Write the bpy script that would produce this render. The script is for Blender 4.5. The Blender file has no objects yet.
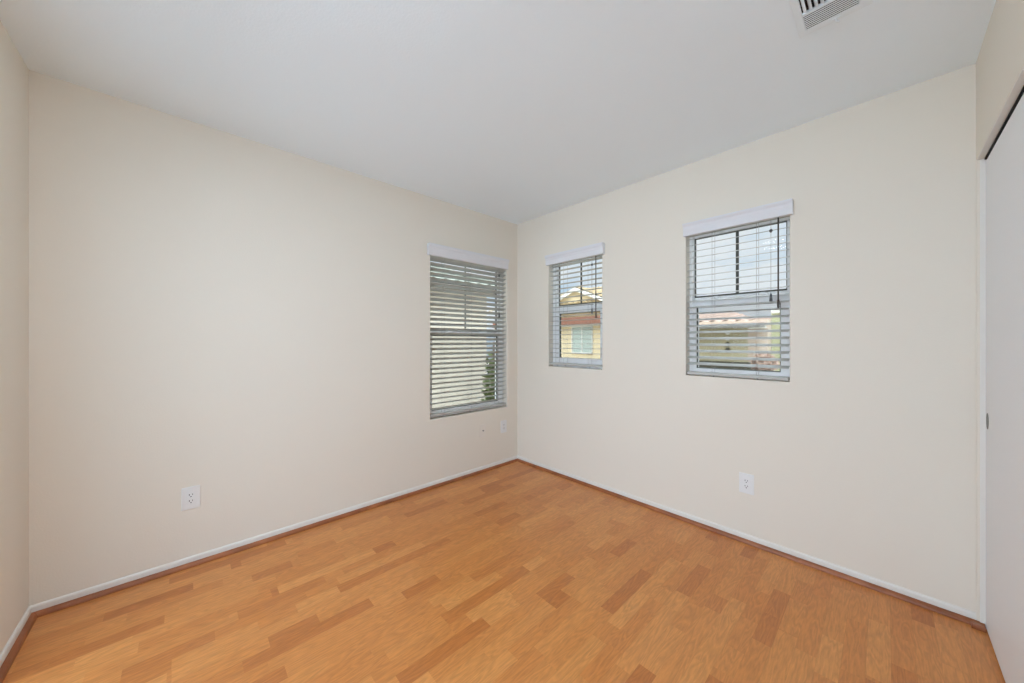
import bpy, bmesh, math, random
from mathutils import Vector, Matrix
random.seed(7)
S = bpy.context.scene
COL = S.collection

# ------------------------------------------------------------------ camera
CAM = Vector((2.606, -2.513, 1.229))
cd = bpy.data.cameras.new('camera')
cd.sensor_width = 36.0
cd.lens = 349.3 / 1024 * 36.0
cd.clip_start = 0.03
cd.clip_end = 500
cam = bpy.data.objects.new('camera', cd)
cam.location = CAM
cam.rotation_euler = (math.radians(90), 0, math.radians(46.93))
COL.objects.link(cam)
S.camera = cam

# ------------------------------------------------------------------ view, world, sun
S.view_settings.view_transform = 'Standard'
S.view_settings.look = 'None'
S.view_settings.exposure = 0.0
S.view_settings.gamma = 1.0
S.view_settings.use_curve_mapping = False
S.cycles.diffuse_bounces = 8
S.cycles.max_bounces = 14
S.cycles.transparent_max_bounces = 16

SKY_STRENGTH = 0.95     # at the horizon
SKY_ZENITH = 12.0         # added per unit of height above the low clouds
w = bpy.data.worlds.new('sky')
S.world = w
w.use_nodes = True
nt = w.node_tree
nt.nodes.clear()
tc = nt.nodes.new('ShaderNodeTexCoord')
mp = nt.nodes.new('ShaderNodeMapping'); mp.inputs['Scale'].default_value = (1.6, 1.6, 4.2)
mp.inputs['Location'].default_value = (0.35, 0.1, 0.22)
nz = nt.nodes.new('ShaderNodeTexNoise'); nz.inputs['Scale'].default_value = 2.1
nz.inputs['Detail'].default_value = 6; nz.inputs['Roughness'].default_value = 0.55
cr = nt.nodes.new('ShaderNodeValToRGB')
cr.color_ramp.elements[0].position = 0.36; cr.color_ramp.elements[0].color = (0.56, 0.74, 0.92, 1)
cr.color_ramp.elements[1].position = 0.56; cr.color_ramp.elements[1].color = (0.93, 0.96, 1.0, 1)
bg = nt.nodes.new('ShaderNodeBackground')
sp = nt.nodes.new('ShaderNodeSeparateXYZ')
ma = nt.nodes.new('ShaderNodeMath'); ma.operation = 'MULTIPLY_ADD'; ma.use_clamp = False
sb = nt.nodes.new('ShaderNodeMath'); sb.operation = 'SUBTRACT'; sb.inputs[1].default_value = 0.29
mx = nt.nodes.new('ShaderNodeMath'); mx.operation = 'MAXIMUM'; mx.inputs[1].default_value = 0.0
nt.links.new(tc.outputs['Generated'], sp.inputs[0])
nt.links.new(sp.outputs[2], sb.inputs[0])
nt.links.new(sb.outputs[0], mx.inputs[0])
nt.links.new(mx.outputs[0], ma.inputs[0])
ma.inputs[1].default_value = SKY_ZENITH
ma.inputs[2].default_value = SKY_STRENGTH
nt.links.new(ma.outputs[0], bg.inputs['Strength'])
wo = nt.nodes.new('ShaderNodeOutputWorld')
nt.links.new(tc.outputs['Generated'], mp.inputs['Vector'])
nt.links.new(mp.outputs['Vector'], nz.inputs['Vector'])
nt.links.new(nz.outputs['Fac'], cr.inputs['Fac'])
nt.links.new(cr.outputs['Color'], bg.inputs['Color'])
nt.links.new(bg.outputs['Background'], wo.inputs['Surface'])

sd = bpy.data.lights.new('sun', 'SUN')
SUN = 0.4
sd.energy = SUN
sd.angle = math.radians(3)
sd.color = (1.0, 0.95, 0.87)
sun = bpy.data.objects.new('sun', sd)
sun.rotation_euler = Vector((-0.62, 0.72, -0.85)).to_track_quat('-Z', 'Y').to_euler()
COL.objects.link(sun)

FILL_LAMP_STRENGTH = 3.0  # unseen fill sources, added to brighten the room
FILL_WINDOW_STRENGTH = 5.25
ROOM_FILL_STRENGTH = 38.0

# ------------------------------------------------------------------ helpers
def lin(r, g, b):
    f = lambda c: (c / 255 / 12.92) if c <= 10.3 else (((c / 255) + 0.055) / 1.055) ** 2.4
    return (f(r), f(g), f(b), 1.0)

def new_mat(name):
    m = bpy.data.materials.new(name)
    m.use_nodes = True
    n = m.node_tree
    return m, n, n.nodes['Principled BSDF']

def mat(name, rgb, rough=0.5, spec=0.4, metal=0.0, bump=0.0, bscale=300, mottle=0.0, mscale=3.0):
    m, n, p = new_mat(name)
    p.inputs['Base Color'].default_value = lin(*rgb)
    p.inputs['Roughness'].default_value = rough
    p.inputs['Specular IOR Level'].default_value = spec
    p.inputs['Metallic'].default_value = metal
    c = n.nodes.new('ShaderNodeTexCoord')
    if mottle:
        t = n.nodes.new('ShaderNodeTexNoise'); t.inputs['Scale'].default_value = mscale
        t.inputs['Detail'].default_value = 5
        h = n.nodes.new('ShaderNodeHueSaturation')
        h.inputs['Color'].default_value = lin(*rgb)
        mr = n.nodes.new('ShaderNodeMapRange')
        mr.inputs['To Min'].default_value = 1 - mottle; mr.inputs['To Max'].default_value = 1 + mottle
        n.links.new(c.outputs['Object'], t.inputs['Vector'])
        n.links.new(t.outputs['Fac'], mr.inputs['Value'])
        n.links.new(mr.outputs['Result'], h.inputs['Value'])
        n.links.new(h.outputs['Color'], p.inputs['Base Color'])
    if bump:
        t2 = n.nodes.new('ShaderNodeTexNoise'); t2.inputs['Scale'].default_value = bscale
        t2.inputs['Detail'].default_value = 3
        b = n.nodes.new('ShaderNodeBump'); b.inputs['Strength'].default_value = bump
        b.inputs['Distance'].default_value = 0.002
        n.links.new(c.outputs['Object'], t2.inputs['Vector'])
        n.links.new(t2.outputs['Fac'], b.inputs['Height'])
        n.links.new(b.outputs['Normal'], p.inputs['Normal'])
    return m

def emit_mat(name, rgb, strength):
    m, n, p = new_mat(name)
    p.inputs['Base Color'].default_value = (.8, .8, .8, 1)
    p.inputs['Emission Color'].default_value = lin(*rgb)
    p.inputs['Emission Strength'].default_value = strength
    return m

def glass_mat(name, tint, gloss=0.05):
    m = bpy.data.materials.new(name); m.use_nodes = True
    n = m.node_tree; n.nodes.clear()
    t = n.nodes.new('ShaderNodeBsdfTransparent'); t.inputs['Color'].default_value = tint
    g = n.nodes.new('ShaderNodeBsdfGlossy'); g.inputs['Roughness'].default_value = 0.02
    f = n.nodes.new('ShaderNodeFresnel'); f.inputs['IOR'].default_value = 1.12
    x = n.nodes.new('ShaderNodeMixShader'); o = n.nodes.new('ShaderNodeOutputMaterial')
    n.links.new(f.outputs['Fac'], x.inputs['Fac'])
    n.links.new(t.outputs['BSDF'], x.inputs[1]); n.links.new(g.outputs['BSDF'], x.inputs[2])
    n.links.new(x.outputs['Shader'], o.inputs['Surface'])
    return m

def screen_mat(name, cover, rgb):
    m = bpy.data.materials.new(name); m.use_nodes = True
    n = m.node_tree; n.nodes.clear()
    t = n.nodes.new('ShaderNodeBsdfTransparent')
    d = n.nodes.new('ShaderNodeBsdfDiffuse'); d.inputs['Color'].default_value = lin(*rgb)
    x = n.nodes.new('ShaderNodeMixShader'); x.inputs['Fac'].default_value = cover
    o = n.nodes.new('ShaderNodeOutputMaterial')
    n.links.new(t.outputs['BSDF'], x.inputs[1]); n.links.new(d.outputs['BSDF'], x.inputs[2])
    n.links.new(x.outputs['Shader'], o.inputs['Surface'])
    return m

class MB:
    """collects shapes into one mesh; tf maps local (u, depth, z) points to the room"""
    def __init__(self, tf=None):
        self.bm = bmesh.new()
        self.tf = tf or (lambda p: p)
    def v(self, p):
        return self.bm.verts.new(self.tf(p))
    def f(self, vs, smooth=False):
        try:
            fc = self.bm.faces.new(vs); fc.smooth = smooth
        except ValueError:
            pass
    def box(self, x0, x1, y0, y1, z0, z1):
        vs = [self.v((x, y, z)) for z in (z0, z1) for y in (y0, y1) for x in (x0, x1)]
        for a in ((0, 2, 3, 1), (4, 5, 7, 6), (0, 1, 5, 4), (2, 6, 7, 3), (0, 4, 6, 2), (1, 3, 7, 5)):
            self.f([vs[i] for i in a])
        return self
    def ring(self, o, i, d0, d1):
        """rectangular frame: outer (u0,u1,z0,z1) minus inner, from depth d0 to d1"""
        a = [(o[0], o[2]), (o[1], o[2]), (o[1], o[3]), (o[0], o[3])]
        b = [(i[0], i[2]), (i[1], i[2]), (i[1], i[3]), (i[0], i[3])]
        A0, A1, B0, B1 = ([self.v((u, d, z)) for u, z in q] for q, d in ((a, d0), (a, d1), (b, d0), (b, d1)))
        for k in range(4):
            j = (k + 1) % 4
            self.f([A0[k], A0[j], B0[j], B0[k]]); self.f([A1[k], B1[k], B1[j], A1[j]])
            self.f([A0[k], A1[k], A1[j], A0[j]]); self.f([B0[k], B0[j], B1[j], B1[k]])
        return self
    def prism(self, prof, fn, a, b, smooth=False):
        """profile of 2D points swept from a to b; fn(t, p, q) -> 3D point"""
        A = [self.v(fn(a, *p)) for p in prof]; B = [self.v(fn(b, *p)) for p in prof]
        n = len(prof)
        for k in range(n):
            j = (k + 1) % n
            self.f([A[k], A[j], B[j], B[k]], smooth)
        self.f(A[::-1]); self.f(B)
        return self
    def tube(self, pts, r, n=8):
        pts = [Vector(p) for p in pts]
        rings = []
        for k, p in enumerate(pts):
            d = (pts[min(k + 1, len(pts) - 1)] - pts[max(k - 1, 0)]).normalized()
            s = d.cross(Vector((0, 0, 1)) if abs(d.z) < .9 else Vector((1, 0, 0))).normalized()
            t = d.cross(s)
            rr = r[k] if isinstance(r, (list, tuple)) else r
            rings.append([self.v(tuple(p + rr * (math.cos(q) * s + math.sin(q) * t))) for q in
                          [2 * math.pi * i / n for i in range(n)]])
        for A, B in zip(rings, rings[1:]):
            for i in range(n):
                self.f([A[i], A[(i + 1) % n], B[(i + 1) % n], B[i]], True)
        self.f(rings[0][::-1]); self.f(rings[-1])
        return self
    def build(self, name, m, parent=None, kind=None, bevel=0, seg=2, label=None, merge=False):
        if merge:
            bmesh.ops.remove_doubles(self.bm, verts=self.bm.verts, dist=1e-5)
        bmesh.ops.recalc_face_normals(self.bm, faces=self.bm.faces)
        off = Vector((0, 0, 0))
        if parent is not None:
            off = parent.matrix_basis.translation.copy()
            q = parent
            while q.parent is not None:
                q = q.parent; off += q.matrix_basis.translation
            bmesh.ops.translate(self.bm, verts=self.bm.verts, vec=-off)
        me = bpy.data.meshes.new(name)
        self.bm.to_mesh(me); self.bm.free()
        o = bpy.data.objects.new(name, me)
        o.data.materials.append(m)
        COL.objects.link(o)
        if parent is not None:
            o.parent = parent
        if kind:
            o['kind'] = kind
        if label:
            o['label'] = label
        if bevel:
            b = o.modifiers.new('edge', 'BEVEL'); b.width = bevel; b.segments = seg
            b.limit_method = 'ANGLE'; b.angle_limit = math.radians(40)
        return o

def thing(name, loc, label=None, cat=None, group=None, kind=None):
    o = bpy.data.objects.new(name, None)
    o.location = loc; o.empty_display_size = .1
    COL.objects.link(o)
    return tag(o, label, cat, group, kind)

def tag(o, label=None, cat=None, group=None, kind=None):
    for k, v in (('label', label), ('category', cat), ('group', group), ('kind', kind)):
        if v:
            o[k] = v
    return o

def circ(r, n, cx=0, cy=0, a0=0, a1=2 * math.pi, closed=True):
    m = n if closed else n - 1
    return [(cx + r * math.cos(a0 + (a1 - a0) * i / m), cy + r * math.sin(a0 + (a1 - a0) * i / m)) for i in range(n)]

# ------------------------------------------------------------------ materials
M = {}
M['wall'] = mat('wall_paint', (229, 223, 211), .85, .2, bump=.25, bscale=140)
M['ceiling'] = mat('ceiling_paint', (239, 249, 255), .9, .15, bump=.3, bscale=120)
M['trimw'] = mat('white_trim_paint', (228, 226, 220), .45, .4)
M['vinyl'] = mat('white_vinyl', (249, 249, 249), .4, .4)
M['slat'] = mat('blind_slat_shaded', (184, 184, 179), .45, .35)  # white slats greyed so the colour carries their backlit shade
M['valance'] = mat('blind_valance_white', (222, 223, 227), .45, .35)
M['door'] = mat('closet_door_white', (236, 238, 240), .55, .35, bump=.05, bscale=60)
M['dark'] = mat('dark_gap', (30, 30, 32), .7, .2)
M['gasket'] = mat('grey_window_gasket', (88, 90, 84), .6, .3)
M['wand'] = mat('backlit_wand', (70, 64, 56), .3, .5)  # dark tone stands in for the wand seen against daylight
M['tassel'] = mat('grey_plastic', (95, 98, 100), .5, .4)
M['cord'] = mat('white_cord', (150, 146, 140), .8, .2)
M['plate'] = mat('white_plate', (229, 230, 229), .35, .5)
M['paintplate'] = mat('painted_plate', (229, 223, 213), .6, .3)
M['steel'] = mat('brushed_nickel', (120, 118, 115), .4, .5, metal=.9)
M['ventw'] = mat('vent_white', (234, 243, 248), .5, .4)
M['glass'] = glass_mat('window_glass', (.93, .95, .95, 1))
M['screen'] = screen_mat('insect_screen_mesh', .16, (70, 72, 70))
M['concrete'] = mat('driveway_concrete', (164, 158, 149), .9, .2, mottle=.08, mscale=.6)
M['stucco_olive'] = mat('olive_stucco', (176, 166, 134), .95, .1, bump=.5, bscale=30, mottle=.05)
M['stucco_cream'] = mat('cream_stucco', (207, 199, 182), .95, .1, bump=.5, bscale=30, mottle=.04)
M['stucco_yellow'] = mat('yellow_stucco', (226, 208, 171), .95, .1, bump=.5, bscale=30, mottle=.03)
M['stucco_pink'] = mat('pale_pink_stucco', (220, 203, 186), .95, .1, bump=.5, bscale=30, mottle=.03)
M['stucco_green'] = mat('pale_green_stucco', (192, 193, 156), .95, .1, bump=.5, bscale=30, mottle=.03)
M['dark_olive'] = mat('dark_olive', (72, 68, 52), .8, .2)
M['fascia'] = mat('red_brown_fascia', (158, 111, 91), .7, .3, mottle=.06, mscale=2)
M['soffit'] = mat('grey_soffit', (139, 136, 128), .8, .2)
M['tile_grey'] = mat('grey_green_tile', (139, 145, 132), .85, .2, mottle=.16, mscale=2.2)
M['tile_gold'] = mat('golden_tile', (188, 167, 132), .85, .2, mottle=.16, mscale=2.0)
M['tile_pink'] = mat('terracotta_tile', (186, 162, 147), .85, .2, mottle=.18, mscale=2.5)
M['rake'] = mat('white_rake_board', (223, 220, 210), .7, .3)
M['pane_green'] = mat('house_pane', (182, 193, 182), .15, .6)
M['leaf'] = mat('olive_leaf', (96, 107, 64), .7, .3, mottle=.25, mscale=3)
M['blossom'] = mat('dusty_pink_blossom', (182, 156, 139), .8, .2, mottle=.2, mscale=4)
M['bark'] = mat('bark', (92, 76, 62), .9, .2, mottle=.2, mscale=8)
M['lamp'] = emit_mat('fill_lamp_diffuser', (222, 236, 255), FILL_LAMP_STRENGTH)
M['fillpane'] = emit_mat('glowing_fill_pane', (216, 235, 255), FILL_WINDOW_STRENGTH)  # added glow that fills the room, no daylight behind it
M['carpet'] = mat('pale_bounce_carpet', (214, 214, 214), .95, .1, bump=.4, bscale=200)
M['roomfill'] = emit_mat('room_fill_diffuser', (224, 237, 255), ROOM_FILL_STRENGTH)
M['hall'] = mat('hall_paint', (236, 236, 234), .85, .2)

def wood_trim():
    m, n, p = new_mat('red_brown_wood')
    c = n.nodes.new('ShaderNodeTexCoord')
    t = n.nodes.new('ShaderNodeTexNoise'); t.inputs['Scale'].default_value = 9; t.inputs['Detail'].default_value = 6
    r = n.nodes.new('ShaderNodeValToRGB')
    r.color_ramp.elements[0].position = .3; r.color_ramp.elements[0].color = lin(128, 72, 40)
    r.color_ramp.elements[1].position = .75; r.color_ramp.elements[1].color = lin(172, 104, 60)
    n.links.new(c.outputs['Object'], t.inputs['Vector']); n.links.new(t.outputs['Fac'], r.inputs['Fac'])
    n.links.new(r.outputs['Color'], p.inputs['Base Color'])
    p.inputs['Roughness'].default_value = .4
    return m
M['wood'] = wood_trim()

def laminate():
    m, n, p = new_mat('oak_laminate')
    N = n.nodes; L = n.links
    def node(t, **kw):
        x = N.new(t)
        for k, v in kw.items():
            setattr(x, k, v)
        return x
    def mathn(op, a, b=None):
        x = node('ShaderNodeMath', operation=op)
        for i, s in enumerate((a, b)):
            if s is None: continue
            if hasattr(s, 'is_output'): L.new(s, x.inputs[i])
            else: x.inputs[i].default_value = s
        return x.outputs[0]
    tcx = node('ShaderNodeTexCoord')
    sep = node('ShaderNodeSeparateXYZ'); L.new(tcx.outputs['Object'], sep.inputs[0])
    X, Y = sep.outputs[0], sep.outputs[1]
    SW = .0655
    u = mathn('DIVIDE', X, SW)
    si = mathn('FLOOR', u)
    wn = node('ShaderNodeTexWhiteNoise', noise_dimensions='1D'); L.new(si, wn.inputs['W'])
    LEN = mathn('ADD', mathn('MULTIPLY', wn.outputs['Value'], .22), .33)
    v = mathn('ADD', mathn('DIVIDE', Y, LEN), mathn('MULTIPLY', wn.outputs['Value'], 37.7))
    ci = mathn('FLOOR', v)
    fr = mathn('FRACT', v)
    # each cell breaks once more at a random place
    w2 = node('ShaderNodeTexWhiteNoise', noise_dimensions='2D')
    cmb = node('ShaderNodeCombineXYZ'); L.new(si, cmb.inputs[0]); L.new(ci, cmb.inputs[1]); L.new(cmb.outputs[0], w2.inputs['Vector'])
    br = mathn('ADD', mathn('MULTIPLY', w2.outputs['Value'], 1.1), .25)
    sub = mathn('GREATER_THAN', fr, br)
    cmb2 = node('ShaderNodeCombineXYZ'); L.new(si, cmb2.inputs[0]); L.new(ci, cmb2.inputs[1]); L.new(sub, cmb2.inputs[2])
    w3 = node('ShaderNodeTexWhiteNoise', noise_dimensions='3D'); L.new(cmb2.outputs[0], w3.inputs['Vector'])
    tone = w3.outputs['Value']
    # grain, offset per strip
    off = node('ShaderNodeVectorMath', operation='SCALE'); L.new(w3.outputs['Color'], off.inputs[0]); off.inputs['Scale'].default_value = 40
    st = node('ShaderNodeVectorMath', operation='MULTIPLY'); L.new(tcx.outputs['Object'], st.inputs[0]); st.inputs[1].default_value = (1, .13, 1)
    gv = node('ShaderNodeVectorMath', operation='ADD'); L.new(st.outputs[0], gv.inputs[0]); L.new(off.outputs[0], gv.inputs[1])
    n1 = node('ShaderNodeTexNoise'); L.new(gv.outputs[0], n1.inputs['Vector'])
    n1.inputs['Scale'].default_value = 22; n1.inputs['Detail'].default_value = 2; n1.inputs['Distortion'].default_value = .4
    rings = mathn('FRACT', mathn('MULTIPLY', n1.outputs['Fac'], 9.0))
    rg = mathn('MULTIPLY', mathn('ABSOLUTE', mathn('SUBTRACT', rings, .5)), 2.0)
    n2 = node('ShaderNodeTexNoise'); L.new(gv.outputs[0], n2.inputs['Vector'])
    n2.inputs['Scale'].default_value = 190; n2.inputs['Detail'].default_value = 3
    ramp = node('ShaderNodeValToRGB')
    e = ramp.color_ramp.elements
    e[0].position = 0.0; e[0].color = lin(182, 110, 53)
    e[1].position = 1.0; e[1].color = lin(210, 143, 79)
    e.new(.15).color = lin(197, 126, 64)
    e.new(.7).color = lin(204, 135, 72)
    L.new(tone, ramp.inputs['Fac'])
    val = mathn('ADD', mathn('ADD', mathn('MULTIPLY', rg, .19), mathn('MULTIPLY', n2.outputs['Fac'], .42)), .69)
    # fine seams
    fx = mathn('FRACT', u)
    ex = mathn('MINIMUM', fx, mathn('SUBTRACT', 1.0, fx))
    seam = mathn('LESS_THAN', ex, .012)
    val = mathn('MULTIPLY', val, mathn('SUBTRACT', 1.0, mathn('MULTIPLY', seam, .10)))
    hs = node('ShaderNodeHueSaturation'); L.new(ramp.outputs['Color'], hs.inputs['Color']); L.new(val, hs.inputs['Value'])
    L.new(hs.outputs['Color'], p.inputs['Base Color'])
    p.inputs['Roughness'].default_value = .3
    p.inputs['Specular IOR Level'].default_value = .5
    return m
M['floor'] = laminate()

# ------------------------------------------------------------------ room shell
H, W, LN = 2.44, 2.874, 3.023
T = .15
RW = lambda p: p                                   # right wall: u = x, depth = y
LW = lambda p: (-p[1], p[0], p[2])                 # left wall: u = y, depth = -x
WIN1 = (-1.012, -.147, .572, 2.0)
WIN2 = (.425, 1.008, .995, 2.0)
WIN3 = (1.668, 2.233, .998, 2.0)

def wall_mesh(tf, u0, u1, z0, z1, holes, d0, d1):
    us = sorted({u0, u1, *[h[0] for h in holes], *[h[1] for h in holes]})
    zs = sorted({z0, z1, *[h[2] for h in holes], *[h[3] for h in holes]})
    mb = MB(tf)
    V = {}
    def vv(i, j, d):
        if (i, j, d) not in V:
            V[(i, j, d)] = mb.v((us[i], d, zs[j]))
        return V[(i, j, d)]
    solid = {}
    for i in range(len(us) - 1):
        for j in range(len(zs) - 1):
            cu, cz = (us[i] + us[i + 1]) / 2, (zs[j] + zs[j + 1]) / 2
            solid[i, j] = not any(h[0] < cu < h[1] and h[2] < cz < h[3] for h in holes)
    for (i, j), s in solid.items():
        if not s:
            continue
        for d in (d0, d1):
            mb.f([vv(i, j, d), vv(i + 1, j, d), vv(i + 1, j + 1, d), vv(i, j + 1, d)])
        for (di, dj, a, b) in ((-1, 0, (i, j), (i, j + 1)), (1, 0, (i + 1, j), (i + 1, j + 1)),
                               (0, -1, (i, j), (i + 1, j)), (0, 1, (i, j + 1), (i + 1, j + 1))):
            if not solid.get((i + di, j + dj), False):
                mb.f([vv(*a, d0), vv(*b, d0), vv(*b, d1), vv(*a, d1)])
    return mb

XH = 4.4      # the added unseen hall behind the opening runs on past the closet
YH = -6.6
mb = MB(); mb.box(-T, XH + T, YH - T, T, -.2, 0); mb.build('floor', M['floor'], kind='structure')
mb = MB(); mb.box(-T, XH + T, YH - T, T, H, H + .25); mb.build('ceiling', M['ceiling'], kind='structure')
wall_mesh(RW, -T, XH + T, -.2, H + .2, [WIN2, WIN3], 0, T).build('wall_right', M['wall'], kind='structure', bevel=.008, seg=3)
wall_mesh(LW, YH - T, T, -.2, H + .2, [WIN1], 0, T).build('wall_left', M['wall'], kind='structure', bevel=.008, seg=3)
# wall behind the camera with an added wide opening that admits hall light
DOORB = (.45, 2.80, -.3, 2.12)
wall_mesh(lambda p: (p[0], -LN - p[1], p[2]), -.02, W + .02, -.2, H + .05, [DOORB], 0, .12).build('wall_back', M['wall'], kind='structure', bevel=.006)
# closet wall: stub, header, far stub
CL0, CL1, CLZ = -.010, -1.86, 2.016
wall_mesh(lambda p: (W + p[1], p[0], p[2]), -LN - .12, .02, -.2, H + .05, [(CL1, CL0, -.3, CLZ)], 0, .11).build('wall_closet', M['wall'], kind='structure', bevel=.004)
# closet inside
mb = MB(); mb.box(W + .75, W + .85, -LN - .12, .02, -.1, H + .05); mb.build('wall_closet_back', M['hall'], kind='structure')
mb = MB(); mb.box(W, W + .85, -LN - .12, -LN - .02, -.1, H + .05); mb.build('wall_closet_side', M['hall'], kind='structure')
# made-up hall behind the camera, there to carry fill light
FILL_WIN = (.1, 4.2, .15, 2.25)
wall_mesh(lambda p: (p[0], YH - p[1], p[2]), -T, XH + T, -.1, H + .1, [FILL_WIN], 0, T).build('wall_hall_back', M['hall'], kind='structure')
mb = MB(); mb.box(0, XH, YH, -LN - .14, -.01, .012); mb.build('floor_hall', M['carpet'], kind='structure')  # unseen pale carpet, added for neutral bounce light
wt = thing('fill_window', (2.15, YH - .06, .35), kind='structure')  # added glowing window out of view, throws fill into the room
HB = lambda p: (p[0], YH - p[1], p[2])
for k in range(4):
    a, b = .1 + k * 1.025, .1 + (k + 1) * 1.025
    fr = MB(HB).ring((a, b, .15, 2.25), (a + .05, b - .05, .20, 2.20), .03, .10).build('window_frame', M['vinyl'], wt)
    MB(HB).box(a + .05, b - .05, .06, .07, .20, 2.20).build('fill_pane', M['fillpane'], fr)
mb = MB(); mb.box(XH, XH + T, YH - T, T, -.1, H + .1); mb.build('wall_hall_side', M['hall'], kind='structure')

# white painted closet surround: jamb boards and head board inside the opening, dark track above the doors
mb = MB()
mb.box(W + .010, W + .030, CL0 - .004, CL0 + .001, 0, CLZ)
mb.box(W + .010, W + .030, CL1 - .001, CL1 + .004, 0, CLZ)
mb.box(W + .001, W + .021, CL1, CL0, CLZ - .004, CLZ + .001)
mb.build('trim_1', M['trimw'], kind='structure', bevel=.001)
mb = MB()
mb.box(W + .021, W + .090, CL1 + .004, CL0 - .004, CLZ - .010, CLZ + .001)
mb.build('trim_2', M['dark'], kind='structure')

def closet_door(y0, y1, x0, label, pull_y):
    t = thing('closet_door', (x0 + .015, (y0 + y1) / 2, .012), label, 'closet door', 'white sliding closet doors')
    MB().box(x0, x0 + .03, y0, y1, .010, CLZ - .016).build('door_panel', M['door'], t, bevel=.002)
    # shallow oval finger cup with a rim
    zc = .895
    rim = []
    mbp = MB()
    n = 28
    loops = []
    for (ry, rz, dx) in ((.022, .034, -.0003), (.0215, .0335, -.0016), (.0175, .0295, -.0016), (.0155, .027, -.0006)):
        loops.append([mbp.v((x0 + dx, pull_y + ry * math.cos(a), zc + rz * math.sin(a))) for a in [2 * math.pi * k / n for k in range(n)]])
    for A, B in zip(loops, loops[1:]):
        for k in range(n):
            mbp.f([A[k], A[(k + 1) % n], B[(k + 1) % n], B[k]], True)
    mbp.f(loops[-1])
    mbp.build('finger_pull', M['steel'], t, label='dark metal oval finger pull')
    return t
closet_door(-.98, CL0 - .005, W + .024, 'plain white sliding closet door with dark oval pull at its edge beside the window wall', -.058)
closet_door(CL1 + .006, -.92, W + .060, 'plain white sliding closet door in the track behind the other door', CL1 + .07)

# baseboards (white) and quarter-round (brown)
BB = [(0, 0), (.009, 0), (.009, .040), (.007, .046), (.003, .050), (0, .050)]
def qprof(o=.009, r=.019, h=.0215):
    return [(o, 0)] + [(o + r * math.cos(a), h * math.sin(a)) for a in [math.pi / 2 * k / 6 for k in range(7)]]
def run(name, prof, m, fn, a, b):
    MB().prism(prof, fn, a, b).build(name, m, kind='structure')
fR = lambda t, d, z: (t, -d, z)
fL = lambda t, d, z: (d, t, z)
fB = lambda t, d, z: (t, -LN + d, z)
fC = lambda t, d, z: (W - d, t, z)
run('baseboard_right', BB, M['trimw'], fR, 0, W + .022)
run('baseboard_left', BB, M['trimw'], fL, -LN, 0)
run('baseboard_back', BB, M['trimw'], fB, 0, DOORB[0])
run('trim_3', qprof(), M['wood'], fR, .009, W + .022)
run('trim_4', qprof(), M['wood'], fL, -LN + .009, -.009)
run('trim_5', qprof(), M['wood'], fB, .009, DOORB[0])
MB().prism([(0, 0), (.040, 0), (.040, .012), (.034, .020), (0, .020)], lambda a, p, q: (a, -.026 - p * .55, q), W - .016, W + .021).build('trim_6', M['wood'], kind='structure')

# ------------------------------------------------------------------ windows
def window(name, tf, rect, up, lo, screen):
    """rect = wall opening; up / lo = glass rectangles (u0,u1,z0,z1)"""
    loc = tf(((rect[0] + rect[1]) / 2, .11, rect[2]))
    t = thing(name, loc, kind='structure')
    e = .004
    o = (rect[0] - e, rect[1] + e, rect[2] - e, rect[3] + e)
    i = (rect[0] + .018, rect[1] - .018, rect[2] + .022, rect[3] - .022)
    MB(tf).ring(o, i, .066, .148).build('window_frame', M['vinyl'], t, bevel=.002)
    zm = (up[2] + lo[3]) / 2
    us = MB(tf).ring((i[0], i[1], zm - .012, i[3]), up, .106, .136).build('upper_sash', M['vinyl'], t, bevel=.002)
    g = .005
    MB(tf).ring(up, (up[0] + g, up[1] - g, up[2] + g * 2.2, up[3] - g), .112, .130).build('gasket', M['gasket'], us, label='dark grey glazing gasket')
    MB(tf).box(up[0], up[1], .119, .123, up[2], up[3]).build('pane', M['glass'], us)
    uc = (up[0] + up[1]) / 2
    MB(tf).box(uc - .009, uc + .009, .1135, .1185, up[2], up[3]).build('muntin', M['gasket'], us, bevel=.002, label='dark grey vertical glazing bar')
    ls = MB(tf).ring((i[0], i[1], i[2], zm + .016), lo, .070, .102).build('lower_sash', M['vinyl'], t, bevel=.002)
    MB(tf).ring(lo, (lo[0] + g, lo[1] - g, lo[2] + g, lo[3] - g), .077, .096).build('gasket', M['gasket'], ls, label='dark grey glazing gasket')
    MB(tf).box(lo[0], lo[1], .083, .087, lo[2], lo[3]).build('pane', M['glass'], ls)
    # sash latches on the meeting rail
    for q in (.28, .74):
        uu = rect[0] + q * (rect[1] - rect[0])
        MB(tf).box(uu - .025, uu + .025, .074, .098, zm + .016, zm + .024).box(uu - .006, uu + .02, .066, .086, zm + .024, zm + .032).build('sash_latch', M['vinyl'], ls, bevel=.002)
    if screen:
        sf = MB(tf).ring((i[0] + .004, i[1] - .004, i[2], zm), (i[0] + .018, i[1] - .018, i[2] + .014, zm - .014), .138, .144).build('screen_frame', M['vinyl'], t)
        MB(tf).box(i[0] + .018, i[1] - .018, .1405, .1415, i[2] + .014, zm - .014).build('screen_mesh', M['screen'], sf)
    return t
window('window_1', LW, WIN1, (-.962, -.186, 1.322, 1.952), (-.958, -.205, .628, 1.281), True)
window('window_2', RW, WIN2, (.458, .975, 1.566, 1.952), (.496, .945, 1.075, 1.492), True)
window('window_3', RW, WIN3, (1.686, 2.205, 1.535, 1.952), (1.711, 2.180, 1.046, 1.465), True)

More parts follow.
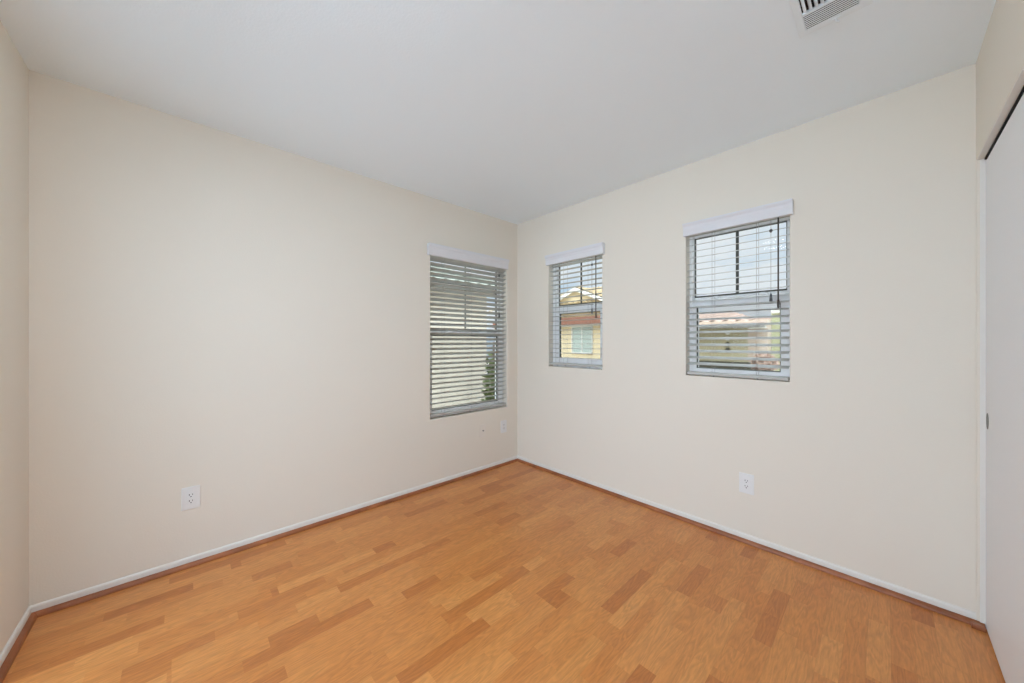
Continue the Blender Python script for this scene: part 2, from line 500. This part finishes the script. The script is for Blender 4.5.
# ------------------------------------------------------------------ blinds
def blind(tf, rect, val, tilt, zrail, cords, lift_u, wand_u, label):
    """tilt: rise of a slat towards the outside"""
    loc = tf(((rect[0] + rect[1]) / 2, .03, rect[2]))
    t = thing('window_blind', loc, label, 'window blind', 'white slatted window blinds')
    u0, u1 = rect[0] + .006, rect[1] - .006
    # moulded valance standing in front of the wall
    v0, v1, zb, zt = val
    d = -.002
    prof = [(d, zb), (-.026, zb), (-.029, zb + .004), (-.029, zb + .040), (-.031, zb + .046), (-.034, zb + .060),
            (-.041, zb + .070), (-.043, zt - .008), (-.043, zt), (d, zt)]
    MB(tf).prism(prof, lambda a, p, q: (a, p, q), v0, v1).build('valance', M['valance'], t, bevel=.001)
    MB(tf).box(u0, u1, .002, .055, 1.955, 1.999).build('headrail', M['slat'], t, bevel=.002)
    # slats, one panel
    mb = MB(tf)
    th, wd, dc = .0022, .050, .029
    pitch = .0425
    z = 1.930
    n = 0
    while z > zrail + .036:
        pr = []
        for k in range(5):
            s = (k / 4 - .5)
            pr.append((dc + s * wd, z + s * wd * tilt + .0022 * (1 - (2 * s) ** 2) + th / 2))
        for k in range(4, -1, -1):
            s = (k / 4 - .5)
            pr.append((dc + s * wd, z + s * wd * tilt + .0022 * (1 - (2 * s) ** 2) - th / 2))
        mb.prism(pr, lambda a, p, q: (a, p, q), u0, u1)
        z -= pitch
        n += 1
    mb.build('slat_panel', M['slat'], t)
    rz0, rz1 = zrail, zrail + .020
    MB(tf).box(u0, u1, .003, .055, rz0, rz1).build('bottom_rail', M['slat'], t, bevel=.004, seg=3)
    for u in cords:
        mb = MB(tf)
        for dd in (.0015, .0565):
            mb.tube([(u, dd, 1.957), (u, dd, rz1)], .0009, 5)
        k = MB.v
        zz = 1.930
        while zz > zrail + .036:
            mb.tube([(u + .003, .002, zz - .5 * wd * tilt - .003), (u + .003, .056, zz + .5 * wd * tilt - .003)], .0006, 4)
            zz -= pitch
        lc = mb.build('ladder_cord', M['cord'], t)
        MB(tf).tube([(u, .028, rz0 + .002), (u, .028, rz0 - .006)], [.007, .005], 12).build('cord_plug', M['tassel'], lc)
    if lift_u is not None:
        zt_ = 1.50
        lc = MB(tf).tube([(lift_u, -.008, 1.957), (lift_u, -.008, zt_)], .0010, 6).build('lift_cord', M['cord'], t)
        MB(tf).tube([(lift_u, -.008, 1.888), (lift_u, -.008, 1.882), (lift_u, -.008, 1.874), (lift_u, -.008, 1.867)], [.003, .0085, .0085, .003], 12).build('cord_stop', M['tassel'], lc, label='dark round cord stop')
        MB(tf).tube([(lift_u, -.008, zt_ + .010), (lift_u, -.008, zt_), (lift_u, -.008, zt_ - .035)], [.003, .0055, .0085], 12).build('tassel', M['tassel'], lc, label='grey tapered cord tassel')
    if wand_u is not None:
        wd_ = MB(tf).tube([(wand_u, -.010, 1.957), (wand_u, -.010, 1.47)], .0042, 6).build('tilt_wand', M['wand'], t, label='tilt wand, darkened as if backlit')
        MB(tf).tube([(wand_u, -.010, 1.475), (wand_u, -.010, 1.465), (wand_u, -.010, 1.43), (wand_u, -.010, 1.42)], [.004, .0065, .0065, .003], 10).build('wand_grip', M['wand'], wd_)
    return t
blind(LW, WIN1, (-1.045, -.152, 1.950, 2.045), -.42, .592, (-.872, -.586, -.26), -.256, None,
      'tall white slat blind in the long window above the coax plate')
blind(RW, WIN2, (.412, 1.034, 1.945, 2.036), 0.0, 1.012, (.512, .605, .868), .915, .954,
      'small white slat blind next to the room corner, yellow house behind it')
blind(RW, WIN3, (1.660, 2.250, 1.945, 2.028), .265, 1.004, (1.831, 2.074), 2.147, 2.182,
      'white slat blind in the window nearer the closet, olive house behind it')

# ------------------------------------------------------------------ wall plates
def outlet(tf, u, z, label):
    t = thing('wall_outlet', tf((u, 0, z)), label, 'electrical outlet', 'white duplex wall outlets')
    w2, h2 = .0385, .061
    MB(tf).box(u - w2, u + w2, -.006, .001, z - h2, z + h2).build('cover_plate', M['plate'], t, bevel=.003, seg=3)
    r = MB(tf).box(u - .0165, u + .0165, -.0078, -.002, z - .0335, z + .0335).build('receptacle', M['plate'], t, bevel=.001)
    for s in (-1, 1):
        zc = z + s * .0165
        for du, hh in ((-.0064, .0046), (.0064, .0038)):
            MB(tf).box(u + du - .0013, u + du + .0013, -.0081, -.007, zc + .003 - hh, zc + .003 + hh).build('slot', M['dark'], r)
        MB(tf).prism(circ(.0028, 12, u, zc - .008), lambda a, p, q: (p, a, q), -.0081, -.007).build('ground_hole', M['dark'], r)
    for s in (-1, 1):
        MB(tf).prism(circ(.0026, 12, u, z + s * .049), lambda a, p, q: (p, a, q), -.0066, -.005).build('screw', M['plate'], t)
    return t
outlet(LW, -2.491, .371, 'white duplex outlet alone on the long blank wall, far from the windows')
outlet(RW, 2.024, .359, 'white duplex outlet low on the wall below the window nearer the closet')
outlet(LW, -.193, .381, 'white duplex outlet close to the room corner under the tall window')
t = thing('coax_plate', LW((-.457, 0, .386)), 'wall-coloured coax plate under the tall window with a metal connector in its middle', 'wall plate')
MB(LW).box(-.457 - .036, -.457 + .036, -.005, .001, .386 - .059, .386 + .059).build('cover_plate', M['paintplate'], t, bevel=.0025, seg=3)
c = MB(LW).prism(circ(.0065, 6, -.457, .386), lambda a, p, q: (p, a, q), -.008, -.004).build('hex_nut', M['steel'], t)
MB(LW).prism(circ(.0045, 14, -.457, .386), lambda a, p, q: (p, a, q), -.017, -.007).build('connector', M['steel'], c)
for s in (-1, 1):
    MB(LW).prism(circ(.0026, 12, -.457, .386 + s * .042), lambda a, p, q: (p, a, q), -.0056, -.004).build('screw', M['paintplate'], t)

# ------------------------------------------------------------------ ceiling vent
vx0, vx1, vy1, vy0 = 2.372, 2.574, -.725, -1.165
t = thing('ceiling_vent', ((vx0 + vx1) / 2, (vy0 + vy1) / 2, H), 'white metal air register in the ceiling above the closet side', 'air vent')
ix0, ix1, iy1, iy0 = vx0 + .024, vx1 - .034, vy1 - .030, vy0 + .024
zf = H - .007
mb = MB(lambda p: (p[0], p[2], H - p[1]))
mb.ring((vx0, vx1, vy0, vy1), (ix0, ix1, iy0, iy1), -.001, .007)
mb.build('frame', M['ventw'], t, bevel=.003)
MB().box(ix0 - .004, ix1 + .004, iy0 - .004, iy1 + .004, H - .0020, H - .0005).build('duct', M['dark'], t, label='dark duct opening')
ybk = iy1 - .090
mb = MB()
nb = 9
for k in range(nb):       # fine blades of the end bank, running across
    y = iy1 - .090 * (k + .5) / nb
    mb.prism([(y - .0036, H - .0086), (y + .0036, H - .0070), (y + .0036, H - .0060), (y - .0040, H - .0078)], lambda a, p, q: (a, p, q), ix0, ix1)
mb.build('end_blades', M['ventw'], t)
MB().box(ix0, ix1, ybk - .010, ybk, H - .0125, H - .002).build('divider', M['ventw'], t)
mb = MB()
ns = 9
for k in range(ns):       # long curved blades of the main bank
    x = ix0 + (ix1 - ix0) * (k + .5) / ns
    pr = [(x - .0045, H - .003), (x - .001, H - .008), (x + .005, H - .0125), (x + .0062, H - .0122), (x + .0005, H - .007), (x - .003, H - .002)]
    mb.prism(pr, lambda a, p, q: (p, a, q), iy0, ybk - .010)
mb.build('main_blades', M['ventw'], t)
lv = MB()
lv.tube([(2.480, iy1 + .010, zf), (2.480, iy1 + .012, zf - .012), (2.490, iy1 + .013, zf - .018)], .0022, 6)
lv.tube([(2.468, iy1 + .004, zf - .004), (2.494, iy1 + .004, zf - .004)], .0020, 6)
lv.build('damper_lever', M['ventw'], t)

# ------------------------------------------------------------------ added unseen fill lamps (light the room through the opening)
def add_fill_lamp(x, y, label, m='lamp', group='added round fill lamps on the hall ceiling'):
    t = thing('fill_lamp', (x, y, H), label, 'added fill lamp', group)
    f = lambda a, p, q: (p, q, a)
    MB().prism(circ(.24, 40, x, y), f, H - .03, H).build('fill_lamp_base', M['plate'], t, bevel=.004)
    mb = MB()
    rings = []
    for k in range(6):
        a = math.pi / 2 * k / 5
        r, z = .22 * math.cos(a) + .002, H - .03 - .055 * math.sin(a)
        rings.append([mb.v((x + r * math.cos(b), y + r * math.sin(b), z)) for b in [2 * math.pi * i / 32 for i in range(32)]])
    for A, B in zip(rings, rings[1:]):
        for i in range(32):
            mb.f([A[i], A[(i + 1) % 32], B[(i + 1) % 32], B[i]], True)
    mb.f(rings[-1]); mb.f(rings[0])
    mb.build('fill_lamp_shade', M[m], t)
    return t
for x, y, l in ((1.2, -3.75, 'added round fill lamp on the hall ceiling, in line with the long blank wall'),
                (2.4, -3.75, 'added round fill lamp on the hall ceiling, in line with the closet'),
                (1.8, -4.9, 'added round fill lamp farther back on the hall ceiling')):
    add_fill_lamp(x, y, l)

add_fill_lamp(1.75, -2.45, 'added round fill lamp on the room ceiling near the hall opening', 'roomfill', None)  # added lamp out of view, fills the near walls

# ------------------------------------------------------------------ outside
GZ = -3.1
mb = MB(); mb.box(-60, 60, -40, 80, GZ - .3, GZ); tag(mb.build('ground', M['concrete']), kind='structure')

def roof_plane(mb, e0, e1, up, length, hip0=0, hip1=0, barrel=.30, course=.38, amp=.05):
    """barrel tiles on a sloping plane: eave e0->e1, up = unit slope vector; hips pull the ends in per metre of slope"""
    e0, e1, up = Vector(e0), Vector(e1), Vector(up).normalized()
    al = (e1 - e0); Ltot = al.length; al.normalize()
    nrm = al.cross(up)
    if nrm.z < 0: nrm = -nrm
    ns = int(Ltot / (barrel / 6)) + 1
    rows = []
    t = 0.0
    while t < length - 1e-6:
        for (tt, lift) in ((t, .035), (min(t + course, length), 0.0)):
            a0, a1 = hip0 * tt, Ltot - hip1 * tt
            row = []
            for k in range(ns + 1):
                s = min(max(Ltot * k / ns, a0), a1)
                h = amp * abs(math.sin(math.pi * s / barrel)) + lift
                row.append(mb.v(tuple(e0 + al * s + up * tt + nrm * h)))
            rows.append(row)
        t += course
    for A, B in zip(rows, rows[1:]):
        for k in range(ns):
            if (A[k].co - A[k + 1].co).length < 1e-6 and (B[k].co - B[k + 1].co).length < 1e-6:
                continue
            mb.f([A[k], A[k + 1], B[k + 1], B[k]], True)
    return mb

def house_window(parent, tf, u0, u1, z0, z1, d, m_frame, halves=2):
    f = MB(tf).ring((u0 - .06, u1 + .06, z0 - .06, z1 + .06), (u0, u1, z0, z1), d - .05, d + .03).build('house_window', m_frame, parent)
    MB(tf).box(u0, u1, d - .015, d + .01, z0, z1).build('pane', M['pane_green'], f)
    uc = (u0 + u1) / 2
    MB(tf).box(uc - .03, uc + .03, d - .035, d + .01, z0, z1).build('mullion', m_frame, f)
    return f

# grey tiled house seen through the tall window
hx = -4.25
hc = thing('house', (hx - 3, -3.0, GZ), 'cream house with a grey-green barrel tile hip roof, seen through the tall window', 'house')
MB().box(hx - 7, hx, -9.0, 3.02, GZ, 2.42).build('wall', M['stucco_cream'], hc)
mb = MB()
sl = math.radians(21)
roof_plane(mb, (hx + .40, -9.4, 2.50), (hx + .40, 3.30, 2.50), (-math.cos(sl), 0, math.sin(sl)), 3.9, hip0=.93, hip1=.93)
roof_plane(mb, (hx + .40, 3.30, 2.50), (hx - 7.4, 3.30, 2.50), (0, -math.cos(sl), math.sin(sl)), 3.9, hip0=.93, hip1=.93)
mb.build('roof', M['tile_grey'], hc)
MB().box(hx - 7.3, hx + .36, -9.3, 3.25, 2.40, 2.49).build('soffit', M['soffit'], hc)
mb = MB(); mb.tube([(hx + .41, 3.31, 2.56), (hx + .41 - 3.62, 3.31 - 3.62, 2.56 + 1.39)], .09, 8); mb.build('hip_ridge', M['tile_grey'], hc)

# yellow house seen through the small corner window
yf = 11.0
hd = thing('house', (-6, yf + 4, GZ), 'yellow house with white-edged gable and red-brown fascia, beyond the small corner window', 'house')
MB().box(-13, -4.0, yf, yf + 3.9, GZ, 2.95).build('wall', M['stucco_yellow'], hd)
gx, ga, gz0, gw = -7.09, 3.70, 2.75, 2.3
mb = MB()
mb.prism([(gx - gw, gz0), (gx + gw, gz0), (gx, ga - .05)], lambda a, p, q: (p, a, q), yf - .35, yf + 2.5)
mb.build('gable', M['stucco_yellow'], hd)
mb = MB()
for s in (-1, 1):
    a = Vector((gx, 0, ga)); b = Vector((gx + s * (gw + .3), 0, ga - (gw + .3) * (ga - gz0) / gw))
    mb.prism([(a.x, a.z), (b.x, b.z), (b.x, b.z - .16), (a.x, a.z - .16)], lambda t_, p, q: (p, t_, q), yf - .55, yf - .48)
mb.build('rake_board', M['rake'], hd)
mb = MB()
sg = math.atan((ga - gz0) / gw)
for s in (-1, 1):
    roof_plane(mb, (gx + s * (gw + .3), yf - .5, ga - (gw + .3) * math.tan(sg) + .02), (gx + s * (gw + .3), yf + 3.2, ga - (gw + .3) * math.tan(sg) + .02),
               (-s * math.cos(sg), 0, math.sin(sg)), (gw + .3) / math.cos(sg))
mb.build('gable_roof', M['tile_gold'], hd)
mb = MB()
sl2 = math.radians(18)
roof_plane(mb, (-13.4, yf - .45, 2.95), (-3.6, yf - .45, 2.95), (0, math.cos(sl2), math.sin(sl2)), 4.2, hip0=.9, hip1=.9)
mb.build('roof', M['tile_gold'], hd)
MB().box(-13.2, -3.8, yf - .30, yf + .1, 2.02, 2.36).build('fascia', M['fascia'], hd, bevel=.02)
MB().box(-13.2, -3.8, yf - .18, yf + .1, 1.94, 2.02).build('fascia_moulding', M['rake'], hd)
house_window(hd, RW, -7.58, -6.52, .72, 1.90, yf, M['rake'])
house_window(hd, RW, -10.6, -9.6, .72, 1.90, yf, M['rake'])
MB().tube([(-4.5, yf - .06, 2.0), (-4.5, yf - .06, GZ)], .05, 8).build('downspout', M['rake'], hd)

# olive house seen through the window nearer the closet
ya = 8.0
ha = thing('house', (-2, ya + 3, GZ), 'olive stucco house with small round wall vents, beyond the window nearer the closet', 'house')
MB().prism([(-3.4, ya), (.20, ya), (-1.2, ya + 5.5), (-3.4, ya + 5.5)], lambda a, p, q: (p, q, a), GZ, 1.66).build('wall', M['stucco_olive'], ha)
mb = MB()
sl3 = math.radians(9.5)
roof_plane(mb, (-3.9, ya - .45, 1.70), (.60, ya - .45, 1.70), (0, math.cos(sl3), math.sin(sl3)), 2.9, hip0=0, hip1=.5, amp=.04)
mb.build('roof', M['tile_pink'], ha)
MB().box(-3.8, .55, ya - .42, ya + .05, 1.58, 1.68).build('soffit', M['soffit'], ha)
MB().box(-3.45, .26, ya - .08, ya + .02, .50, .70).build('dark_band', M['dark_olive'], ha, bevel=.015)  # dark band standing out across the front wall
for k, z in enumerate((1.46, 1.31)):
    MB().prism(circ(.055, 12, -.25, z), lambda a, p, q: (p, a, q), ya - .05, ya + .02).build('vent_pipe', M['rake'], ha, label='pale round wall vent')
for k, z in enumerate((1.16, 1.01)):
    MB().prism(circ(.055, 12, -.25, z), lambda a, p, q: (p, a, q), ya - .05, ya + .02).build('vent_pipe', M['dark_olive'], ha, label='dark round wall vent')

# pale houses farther back
yb = 14.0
hb = thing('house', (.4, yb + 3, GZ), 'pale pink stucco house behind the olive house', 'house')
MB().box(-3.0, -.52, yb, yb + 6, GZ, 2.1).build('wall', M['stucco_pink'], hb)
mb = MB()
roof_plane(mb, (-3.3, yb - .4, 1.85), (-.55, yb - .4, 1.85), (0, math.cos(sl3), math.sin(sl3)), 3.0, amp=.04)
mb.build('roof', M['tile_pink'], hb)
MB().box(-3.2, -.56, yb - .38, yb + .05, 1.74, 1.84).build('fascia', M['rake'], hb)
he = thing('house', (1.8, yb + 4, GZ), 'pale green stucco house beside the pink one, with a square flat top', 'house')
MB().box(-.515, 4.0, yb + .6, yb + 6, GZ, 2.35).build('wall', M['stucco_green'], he)
MB().box(-.515, 4.06, yb + .52, yb + 6.06, 2.35, 2.5).build('parapet', M['rake'], he)

def tree(name, x, y, h, cr_, m, label, n=700, spread=1.0, top=.92):
    t = thing(name, (x, y, GZ), label, 'tree' if 'tree' in name else 'shrub')
    rnd = random.Random(int(x * 100 + y * 10))
    MB().tube([(x, y, GZ), (x + .05, y, GZ + h * .35), (x, y + .06, GZ + h * min(.7, top - .05)), (x + .05, y, GZ + h * top)], [.09, .07, .045, .015], 8).build('trunk', M['bark'], t)
    mb = MB()
    for k in range(n):
        a, b = rnd.uniform(0, 2 * math.pi), rnd.uniform(-1, 1)
        r = cr_ * rnd.uniform(.35, 1) ** .6
        q = math.sqrt(max(0, 1 - b * b))
        c_ = Vector((x + r * q * math.cos(a), y + r * q * math.sin(a), GZ + h * .68 + r * b * spread))
        d1 = Vector((rnd.gauss(0, 1), rnd.gauss(0, 1), rnd.gauss(0, 1))).normalized()
        d2 = d1.orthogonal().normalized()
        L_, w_ = rnd.uniform(.09, .17), rnd.uniform(.035, .06)
        mb.f([mb.v(tuple(c_ - d1 * L_)), mb.v(tuple(c_ + d2 * w_)), mb.v(tuple(c_ + d1 * L_)), mb.v(tuple(c_ - d2 * w_))])
    mb.build('foliage', m, t)
tree('slender_tree', -3.6, 2.66, 4.7, .18, M['leaf'], 'slender green tree at the corner of the grey-roofed house', 190, 5.0)
tree('flowering_shrub', -.36, 12.6, 5.2, .40, M['blossom'], 'dusty pink flowering shrub in front of the pale houses', 420, .9, .66)
